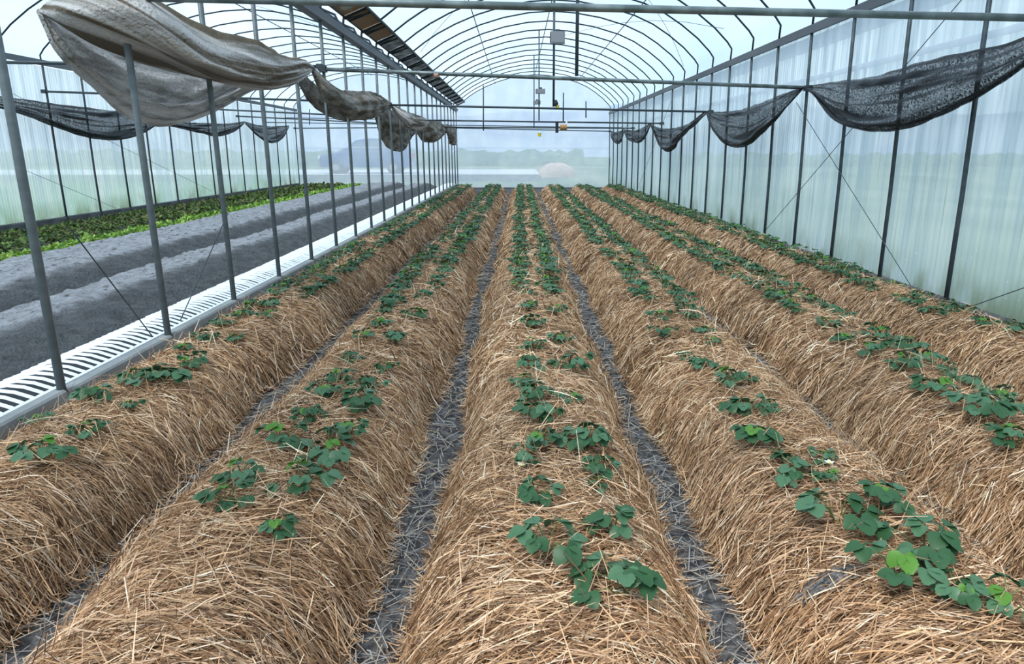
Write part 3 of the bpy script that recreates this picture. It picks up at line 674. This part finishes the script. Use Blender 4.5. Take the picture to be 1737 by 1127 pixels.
def straw_mesh(name, b, N, y0, y1, wid, lmin, lmax):
    y = rng.uniform(y0, y1, N); t = rng.uniform(-1.02, 1.02, N)
    xc = bed_c(b, y) + t * bed_w(b, y)
    L = rng.uniform(lmin, lmax, N)
    ang = rng.normal(0, .26, N) + .30 * lump(xc, y, 1.3, b + 3) + .16 * lump(xc, y, 5.5, b + 9)
    wild = rng.random(N) < .13; ang = np.where(wild, rng.uniform(-1.5, 1.5, N), ang)
    d = np.stack([np.cos(ang), np.sin(ang)], -1)
    steep = np.abs(t) > .72
    lift = rng.exponential(.013, N) + .002
    k = 4; pts = np.zeros((N, k, 3))
    curl = rng.normal(0, .12, N)
    tiltup = np.where(wild, rng.normal(0, .05, N), rng.normal(0, .018, N))
    for j in range(k):
        s = (j / (k - 1) - .5)
        # foreshorten horizontal reach where the side is steep
        hx = d[:, 0] * L * s * np.where(steep, .55, .92); hy = d[:, 1] * L * s
        X = xc + hx + curl * hy * .1 * s; Y = y + hy + curl * L * .12 * (s * s)
        Z = np.maximum(bed_z(b, X, Y), .012 + .0 * X)
        pts[:, j, 0] = X; pts[:, j, 1] = Y; pts[:, j, 2] = Z + lift + tiltup * (s * 2)
    # soften the sag so straws bridge small hollows
    mid = (pts[:, 1] + pts[:, 2]) / 2
    dirv = pts[:, -1] - pts[:, 0]; dirv /= np.linalg.norm(dirv, axis=1)[:, None] + 1e-9
    rnd = np.stack([rng.normal(0, .75, N), rng.normal(0, .75, N), np.ones(N)], -1)
    side = np.cross(dirv, rnd); side /= np.linalg.norm(side, axis=1)[:, None] + 1e-9
    w = wid * rng.uniform(.6, 1.3, N)
    V = np.zeros((N, k, 2, 3))
    for j in range(k):
        tp = .55 if j in (0, k - 1) else 1
        V[:, j, 0] = pts[:, j] - side * w[:, None] / 2 * tp; V[:, j, 1] = pts[:, j] + side * w[:, None] / 2 * tp
    base = (np.arange(N) * 2 * k)[:, None]
    Fc = np.concatenate([np.stack([base[:, 0] + 2 * j, base[:, 0] + 2 * j + 1, base[:, 0] + 2 * j + 3, base[:, 0] + 2 * j + 2], -1) for j in range(k - 1)])
    c = TONES[rng.choice(len(TONES), N, p=TW)] * rng.uniform(.8, 1.18, N)[:, None]
    c *= (1 + .16 * lump(xc, y, 1.3, b + 5))[:, None]
    c = np.clip(c * np.array((1.12, 1.08, 1.06)), 0, .95)
    return V.reshape(-1, 3), Fc, np.repeat(c, 2 * k, axis=0)
for b in range(6):
    r = empty('straw_bed', (0, 0, 0)); tag(r, 'golden ' + BNAME[b] + ', planted with strawberries', 'bed', 'straw covered planting beds')
    ys = np.linspace(YB0 - .4, YB1, 360); ts = np.linspace(-1, 1, 25)
    yy, tt = np.meshgrid(ys, ts, indexing='ij')
    xx = bed_c(b, yy) + tt * bed_w(b, yy)
    zz = bed_z(b, xx, yy); zz -= .35 * np.clip((yy - YB1 + .25) / .25, 0, 1)
    zz[:, 0] = zz[:, -1] = -.03
    link('mound', mesh_np('mound', np.stack([xx, yy, zz], -1).reshape(-1, 3), grid_faces(360, 25), moundm, True), r)
    parts = [straw_mesh('s', b, n, a, c, w, l0, l1) for n, a, c, w, l0, l1 in
             ((32000, .9, 4.0, .0036, .05, .21), (22000, 4.0, 8.5, .0056, .05, .22), (11000, 8.5, 15, .0095, .09, .26), (7000, 15, YB1 - .1, .015, .10, .28))]
    Vs, Fs, Cs, off = [], [], [], 0
    for v, f, c in parts: Vs.append(v); Fs.append(f + off); Cs.append(c); off += len(v)
    o = link('straw_mulch', mesh_np('straw_mulch', np.concatenate(Vs), np.concatenate(Fs), straw_m, False, tone=np.concatenate(Cs)), r)
    o['kind'] = 'stuff'
# grey weathered bits in the furrows
N = 16000
f = rng.integers(0, 7, N); y = 1.0 + rng.random(N) ** 1.6 * 22
xc = -1.5804 + 1.1246 * (f - 1) + .0051 * y + rng.normal(0, .055, N)
ok = (xc > XL + .08) & (xc < XR - .1); xc, y = xc[ok], y[ok]; N = len(y)
a = rng.uniform(0, PI, N); L = rng.uniform(.04, .16, N); d = np.stack([np.cos(a), np.sin(a), rng.normal(0, .12, N)], -1) * L[:, None] / 2
s = np.stack([-np.sin(a), np.cos(a), rng.normal(0, .3, N)], -1) * (.0011 + .0003 * y)[:, None]
c0 = np.stack([xc, y, rng.uniform(.018, .05, N)], -1)
V = np.stack([c0 - d - s, c0 - d + s, c0 + d + s, c0 + d - s], 1).reshape(-1, 3)
tone = np.array([(.20, .18, .17), (.32, .30, .28), (.12, .11, .10), (.36, .29, .21)])[rng.integers(0, 4, N)]
tag(link('straw_litter', mesh_np('straw_litter', V, np.arange(4 * N).reshape(-1, 4), litter_m, tone=np.repeat(tone, 4, 0))), 'grey weathered straw bits lying in the furrows', 'litter', kind='stuff')
# grey patch of bare soil on the fourth bed
px, py, _ = at_z(1405, 983, .33)
V, n = [], 26
for k in range(n):
    aa = 2 * PI * k / n; rr = 1 + .25 * math.sin(aa * 5) + .15 * math.sin(aa * 11)
    V.append((px + .10 * rr * math.cos(aa), py + .035 * rr * math.sin(aa) + .04 * math.cos(aa), 0))
for _ in range(3): px, py, _z = at_z(1405, 983, float(bed_z(3, px, py)) + .03)
for k in range(n): pass
V = [(px + .11 * (1 + .25 * math.sin(2 * PI * k / n * 5) + .15 * math.sin(2 * PI * k / n * 11)) * math.cos(2 * PI * k / n), py + .045 * (1 + .2 * math.sin(2 * PI * k / n * 7)) * math.sin(2 * PI * k / n), 0) for k in range(n)]
V = [(x, y, float(bed_z(3, x, y)) + .030) for x, y, _ in V]; V.append((px, py, float(bed_z(3, px, py)) + .055))
tag(link('soil_clod', mesh_np('soil_clod', V, [[k, (k + 1) % n, n] for k in range(n)], mat('grey_clod', (.20, .205, .215), .95, noise=((70, 70, 70), (.05, .05, .05), .4, .6, 6), bump=(90, 1, .02)))), 'crumbly grey soil patch lying on the straw in front of the right-hand foreground plants', 'soil')

# ================================================================== STRAWBERRY PLANTS
def leaflet(seed, nseg=9):
    """toothed, slightly folded and cupped leaflet, unit length along +y"""
    rg = random.Random(seed); V = [(0, 0, 0)]
    L, R = [], []
    fold = rg.uniform(.12, .35); droop = rg.uniform(.05, .30)
    for k in range(1, nseg + 1):
        t = k / nseg; w = .50 * math.sin(PI * min(1, t * .93 + .03) ** .92) ** .62
        if k == nseg: w = .16
        w *= (1.07 if k % 2 else .95)
        yy = t * .98 + (.02 if k % 2 else 0)
        zz = -droop * t * t
        L.append((-w, yy, zz + w * fold)); R.append((w, yy, zz + w * fold))
    mid = [(0, k / nseg, -droop * (k / nseg) ** 2) for k in range(1, nseg + 1)]
    V += mid + L + R; n = nseg; Fq = [[0, 1, n + 1], [0, 2 * n + 1, 1]]
    for k in range(n - 1):
        Fq.append([1 + k, 2 + k, n + 2 + k, n + 1 + k]); Fq.append([2 + k, 1 + k, 2 * n + 1 + k, 2 * n + 2 + k])
    return np.array(V), Fq
LEAFLETS = [leaflet(s) for s in range(3)]
LME = {}
for mi, m_ in enumerate((leafD, leafB, leafY)):
    for s in range(3):
        LME[(mi, s)] = mesh_np('leaflet', LEAFLETS[s][0], LEAFLETS[s][1], m_, True)
def euler_m(rx, ry, rz):
    cx, sx, cy, sy, cz, sz = math.cos(rx), math.sin(rx), math.cos(ry), math.sin(ry), math.cos(rz), math.sin(rz)
    Rx = np.array([[1, 0, 0], [0, cx, -sx], [0, sx, cx]]); Ry = np.array([[cy, 0, sy], [0, 1, 0], [-sy, 0, cy]]); Rz = np.array([[cz, -sz, 0], [sz, cz, 0], [0, 0, 1]])
    return Rz @ Ry @ Rx
def plant_spec(rg, size, n0=8):
    out = []
    nl = rg.randint(n0, n0 + 3)
    a0 = rg.uniform(0, 2 * PI)
    for k in range(nl):
        a = a0 + 2 * PI * k / nl + rg.uniform(-.45, .45)
        reach = size * rg.uniform(.18, .78); h = size * rg.uniform(.24, .64)
        if k == nl - 1: reach *= .3; h = size * rg.uniform(.5, .75)
        tone = 2 if (k == nl - 1 and rg.random() < .55) else (1 if rg.random() < .5 else 0)
        ls = size * rg.uniform(.30, .44) * (.85 if tone == 2 else 1)
        out.append((a, reach, h, tone, ls, rg.uniform(-.35, .2), rg.randint(0, 2)))
    return out
def leaf_frames(sp):
    a, reach, h, tone, ls, pitch, s = sp
    tip = np.array((reach * math.sin(-a), reach * math.cos(a), h))
    fr = []
    for j, da in enumerate((0, 1.25, -1.25)):
        M = euler_m(pitch + (.0 if j == 0 else -.10), (0, .25, -.25)[j], a + da)
        fr.append((tip, M, ls * (1.0 if j == 0 else .93), tone, (s + j) % 3))
    return tip, fr
def petiole(tip, r=.0022):
    m = MB(); m.tube([(0, 0, -.02), (tip[0] * .45, tip[1] * .45, tip[2] * .75), tuple(tip)], r, 4, False); return m
from mathutils import Matrix
def build_parts(r, spec, flower=False):
    for sp in spec:
        tip, fr = leaf_frames(sp)
        lf = petiole(tip).build('leaf', stem_m, r)
        for p, M, sc, tone, s in fr:
            o = link('leaflet', LME[(tone, s)], lf)
            T = Matrix.Identity(4)
            for i in range(3):
                for j in range(3): T[i][j] = M[i, j] * sc
                T[i][3] = p[i]
            o.matrix_local = T
    if flower:
        m = MB(); c = np.array((-.02, -.075, .035))
        for k in range(5):
            a = 2 * PI * k / 5; u = np.array((math.cos(a), math.sin(a), .3)); v = np.array((-math.sin(a), math.cos(a), 0))
            b = len(m.v)
            m.v += [tuple(c), tuple(c + u * .010 + v * .008), tuple(c + u * .019 + v * .004), tuple(c + u * .019 - v * .004), tuple(c + u * .010 - v * .008)]
            m.f.append([b, b + 1, b + 2, b + 3, b + 4])
        fl = m.build('flower', petal_m, r); fl['label'] = 'small white five-petalled flower'
        MB().tube([tuple(c), tuple(c + np.array((0, 0, .006)))], [.006, .003], 6).build('flower_centre', yellow_m, fl)
def merged(spec):
    Vs, Fs, mi, off = [], [], [], 0
    for sp in spec:
        tip, fr = leaf_frames(sp)
        for p, M, sc, tone, s in fr:
            v = (LEAFLETS[s][0] * sc) @ M.T + p
            Vs.append(v); Fs += [[q + off for q in f] for f in LEAFLETS[s][1]]; mi += [tone] * len(LEAFLETS[s][1]); off += len(v)
        m = petiole(tip, .003); Vs.append(np.array(m.v)); Fs += [[q + off for q in f] for f in m.f]; mi += [3] * len(m.f); off += len(m.v)
    return np.concatenate(Vs), Fs, mi
manual = [
 # leftmost bed
 (75, 795, 1.1), (150, 747, .7), (158, 688, 1), (230, 655, .9), (277, 660, 1.2), (325, 633, 1), (310, 605, .6), (348, 585, .8), (400, 592, .6), (375, 562, .9), (225, 705, .6), (68, 722, .6), (405, 548, .8), (455, 545, .7), (462, 528, .9), (420, 540, .6),
 # second
 (385, 870, 1.05), (412, 826, 1.05), (480, 768, 1.15), (522, 722, .8), (550, 682, .9), (575, 655, .8), (595, 622, .8), (622, 582, .8), (648, 560, .8), (470, 922, 1.0),
 (515, 845, 1.35), (560, 795, 1.2), (590, 755, .9), (615, 705, 1.1), (626, 668, .9), (655, 641, .7), (672, 592, 1.0), (708, 548, 1.0), (722, 510, .9), (738, 492, .9),
 # middle
 (925, 952, 1.5), (907, 860, 1.2), (893, 798, .9), (915, 770, .8), (917, 722, 1.1), (903, 688, 1.0), (890, 660, .8), (900, 632, .9), (905, 600, .8), (903, 562, 1.0), (898, 530, .8), (895, 505, .8),
 (1058, 1020, 1.5), (1040, 918, 1.2), (1012, 812, .95), (995, 768, 1.1), (1015, 838, .6), (970, 690, .7), (966, 632, 1.1), (950, 588, .8), (942, 537, .8), (938, 507, .9),
 # fourth
 (1520, 1002, 1.5), (1420, 900, 1.45), (1345, 828, 1.1), (1328, 798, .75), (1280, 768, 1.2), (1258, 712, 1.1), (1232, 662, 1.0), (1187, 633, .8), (1160, 615, .6), (1125, 580, .9), (1118, 548, .9), (1105, 520, .8),
 (1565, 950, 1.4), (1495, 872, 1.25), (1625, 1032, .9), (1700, 1055, 1.2), (1405, 828, .7), (1398, 797, .7), (1300, 705, .6), (1262, 658, .7), (1210, 593, .6), (1192, 572, .7), (1170, 548, .7),
 # fifth
 (1660, 722, 1.3), (1712, 782, 1.1), (1585, 677, 1.1), (1530, 633, 1.05), (1475, 608, 1.05), (1428, 588, .8), (1400, 560, .8),
 # rightmost
 (1480, 522, .7), (1516, 537, .7), (1545, 550, .6), (1592, 573, .8), (1632, 590, .8), (1700, 620, .9), (1512, 488, .8), (1560, 512, .8), (1612, 535, .8), (1665, 560, .9), (1720, 572, .9)]
PL = []   # bed, row, x, y, scale
def bed_of(x, y): return int(np.argmin([abs(x - bed_c(b, y)) for b in range(6)]))
for px, py, sc in manual:
    x, y, z = at_z(px, py, .31)
    b = bed_of(x, y); zz = float(bed_z(b, x, y)); x, y, z = at_z(px, py, zz)
    PL.append([b, 0 if x < bed_c(b, y) + .03 else 1, x, y, sc])
ymax = {(b, r): max([p[3] for p in PL if p[0] == b and p[1] == r] + [1.5]) for b in range(6) for r in (0, 1)}
# frame margin at the bottom of the picture and the unseen starts of rows stay sparse
rg = random.Random(3)
for b in range(6):
    for row in (0, 1):
        y = ymax[(b, row)] + .26
        while y < YB1 - .3:
            x = float(bed_c(b, y)) + .03 + (-.15 if row == 0 else .15) + rg.uniform(-.03, .03)
            if rg.random() > (.10 if b in (1, 2, 3, 4) else .2): PL.append([b, row, x, y, rg.uniform(.75, 1.15)])
            y += .235 + rg.uniform(-.04, .05)
PL.sort(key=lambda p: p[3])
near = [p for p in PL if p[3] < 6.6]; mid_ = PL[len(near):300]; far_ = PL[300:]
variants = []
for k in range(8):
    V, Fq, mi = merged(plant_spec(random.Random(50 + k), .138))
    me = mesh_np('strawberry_plant', V, Fq, [leafD, leafB, leafY, stem_m], True); me.polygons.foreach_set('material_index', np.array(mi, dtype=np.int32)); variants.append((me, V, Fq, mi))
cnt = {}
ROWN = ['left row', 'right row']
BSH = ['leftmost bed', 'second bed', 'middle bed', 'fourth bed', 'fifth bed', 'rightmost bed']
for q, p in enumerate(near + mid_):
    b, row, x, y, sc = p; k = cnt.get((b, row), 0); cnt[(b, row)] = k + 1
    z = float(bed_z(b, x, y)) + .028
    size = 'big' if sc > 1.15 else ('small' if sc < .8 else 'leafy')
    if k < len(ORD): lab = '%s strawberry plant, %s from the front in the %s of the %s' % (size, ORD[k], ROWN[row], BSH[b]); grp = 'strawberry plants of the ' + BSH[b]
    else: lab = 'tiny distant strawberry plant far up the %s of the %s' % (ROWN[row], BSH[b]); grp = 'distant strawberry plants, %s of the %s' % (ROWN[row], BSH[b])
    rz = rg.uniform(0, 2 * PI)
    if q < len(near):
        r = empty('strawberry_plant', (x, y, z), 0)
        build_parts(r, plant_spec(random.Random(900 + q), (.110 if y < 2.6 else .130) * sc, 6 if y < 2.6 else 8), flower=(abs(x - at_z(893, 798, .3)[0]) < .05 and abs(y - at_z(893, 798, .3)[1]) < .12) or (b == 3 and k == 3 and row == 1))
    else:
        r = link('strawberry_plant', variants[q % 8][0], None, (x, y, z)); r.rotation_euler = (0, 0, rz); r.scale = (sc, sc, sc)
    tag(r, lab, 'plant', grp)
Vs, Fs, mi, off = [], [], [], 0
for q, (b, row, x, y, sc) in enumerate(far_):
    me, V, Fq, m2 = variants[q % 8]; M = euler_m(0, 0, rg.uniform(0, 6.28))
    Vs.append((V * sc) @ M.T + np.array((x, y, float(bed_z(b, x, y)) + .030))); Fs += [[t + off for t in f] for f in Fq]; mi += m2; off += len(V)
me = mesh_np('strawberry_rows', np.concatenate(Vs), Fs, [leafD, leafB, leafY, stem_m], True); me.polygons.foreach_set('material_index', np.array(mi, dtype=np.int32))
tag(link('strawberry_rows', me), 'dense far rows of strawberry plants merging towards the end wall', 'plants', kind='stuff')

# ================================================================== CROP STRIP OF THE NEIGHBOURING BAY
def leaf_cloud(n, xs, y0, y1, h, sz, tones):
    row = rng.choice(len(xs), n); y = y0 + (y1 - y0) * rng.random(n) ** 1.35
    x = np.array(xs)[row] + rng.normal(0, .17, n)
    hh = np.array(h)[row] * (1 + .3 * lump(x, y, 2.5, 4)) * np.clip(1 - ((x - np.array(xs)[row]) / .5) ** 2, .1, 1)
    z = .12 + rng.random(n) ** .6 * hh
    a = rng.uniform(0, 2 * PI, n); el = rng.normal(.35, .45, n)
    s = sz * rng.uniform(.6, 1.3, n) * (1 + .035 * (y - y0))
    d = np.stack([np.cos(a) * np.cos(el), np.sin(a) * np.cos(el), np.sin(el)], -1) * s[:, None]
    w = np.stack([-np.sin(a), np.cos(a), rng.normal(0, .3, n)], -1) * s[:, None] * .32
    c = np.stack([x, y, z], -1)
    V = np.stack([c, c + d * .5 - w, c + d, c + d * .5 + w], 1).reshape(-1, 3)
    V[:, 0] = np.maximum(V[:, 0], XF + .15)
    t = np.array(tones)[rng.integers(0, len(tones), n)] * rng.uniform(.7, 1.25, n)[:, None]
    return V, np.repeat(t, 4, 0)
for xs, h, tn, lab, n in (([-6.92], [.12], [(.20, .36, .05), (.14, .28, .04), (.30, .42, .08)], 'bright yellow-green leafy crop row edging the grey soil', 9000),
                       ([-7.75], [.14], [(.08, .15, .03), (.14, .22, .05), (.03, .06, .015), (.16, .14, .06)], 'darker green leafy crop row in the middle of the left strip', 9000),
                       ([-8.45, -9.0], [.14, .09], [(.09, .15, .03), (.14, .22, .04), (.04, .07, .02), (.16, .14, .06)], 'thick green leafy crop rows against the far left wall', 14000)):
    V, tn_ = leaf_cloud(n, xs, 5.5, YEND - .8, h, .065, tn)
    tag(link('leafy_crop_row', mesh_np('leafy_crop_row', V, np.arange(len(V)).reshape(-1, 4), green1, tone=tn_)), lab, 'crop', kind='stuff')
# sprouts against the right kerb
V, tn_ = leaf_cloud(700, [3.93], 6.2, 24, [.12], .05, [(.04, .11, .025), (.08, .15, .03), (.16, .12, .06)])
V[:, 0] = np.clip(V[:, 0], 3.8, 4.03)
tag(link('kerb_weeds', mesh_np('kerb_weeds', V, np.arange(len(V)).reshape(-1, 4), green1, tone=tn_)), 'small weeds sprouting along the right kerb', 'weeds', kind='stuff')

# ================================================================== OUTSIDE THINGS
# parked car seen through the left of the end wall, nose to the left
cr = empty('car', (-8.3, 38.2, .44)); tag(cr, 'blue car parked on the pale road outside the end wall', 'car')
body = [(-2.45, .35), (-2.5, .75), (-2.35, 1.0), (-1.5, 1.12), (-.7, 1.22), (2.25, 1.25), (2.45, 1.1), (2.5, .6), (2.42, .32)]
m = MB().prism([(x, z) for x, z in body], -.85, .85, 'y')
o = m.build('body', car_m, cr); bv = o.modifiers.new('bevel', 'BEVEL'); bv.width = .08; bv.segments = 3
cab = [(-1.35, 1.12), (-.45, 1.78), (.2, 1.88), (1.6, 1.86), (2.2, 1.68), (2.38, 1.18)]
m = MB().prism(cab, -.72, .72, 'y'); o = m.build('cabin', car_m, cr); bv = o.modifiers.new('bevel', 'BEVEL'); bv.width = .06; bv.segments = 3
for pr in ([(-1.05, 1.18), (-.38, 1.68), (.15, 1.74), (.15, 1.2)], [(.25, 1.2), (.25, 1.75), (1.15, 1.74), (1.15, 1.22)], [(1.25, 1.22), (1.25, 1.73), (1.6, 1.72), (2.0, 1.58), (2.15, 1.24)]):
    MB().prism(pr, -.735, .735, 'y').build('window', glass_m, cr)
for wx in (-1.55, 1.55):
    for wy in (-.83, .83):
        w = MB().tube([(wx, wy - .11, .34), (wx, wy + .11, .34)], .34, 20).build('wheel', tyre_m, cr)
        MB().tube([(wx, wy - .12 if wy < 0 else wy + .12, .34), (wx, wy, .34)], .19, 14).build('hub', box_m, w)
for sy in (-.6, .6):
    MB().box((2.5, sy, .98), (.06, .28, .28)).build('tail_lamp', red_m, cr); MB().box((-2.45, sy, .88), (.1, .34, .16)).build('head_lamp', lampw_m, cr)
# hay heap on the bank
bz = .30; c = at_y(943, 300, 35.9)
V = []; nu, nv = 26, 12
for i in range(nu):
    a = 2 * PI * i / (nu - 1)
    for j in range(nv):
        t = j / (nv - 1); rr = math.cos(t * PI / 2) ** .7; k = 1 + .08 * math.sin(3 * a + 1) + .06 * math.sin(7 * a + 5 * t)
        V.append((c[0] + .95 * rr * math.cos(a) * k, 35.9 + .7 * rr * math.sin(a) * k, bz + .72 * math.sin(t * PI / 2) * (1 + .05 * math.sin(5 * a))))
tag(link('hay_heap', mesh_np('hay_heap', V, grid_faces(nu, nv), hay_m, True)), 'pinkish brown heap of hay outside behind the end wall', 'hay')
# hedges across the far field
for k, (xa, xb, y, h, lab) in enumerate(((-60, 6, 62, 1.25, 'long green hedge in the field beyond the road'), (8, 70, 58, 1.0, 'green hedge in the field on the right beyond the end wall'))):
    n, mseg = 90, 9; V = []
    for i in range(n):
        x = xa + (xb - xa) * i / (n - 1)
        for j in range(mseg):
            a = PI * j / (mseg - 1); rr = 1 + .13 * math.sin(x * 3 + j) + .1 * math.sin(x * 7.3 + 2 * j)
            V.append((x, y - 1.3 * math.cos(a) * rr, .1 + (h + .3) * math.sin(a) * rr))
    tag(link('hedge', mesh_np('hedge', V, grid_faces(n, mseg), hedge_m, True)), lab, 'hedge')
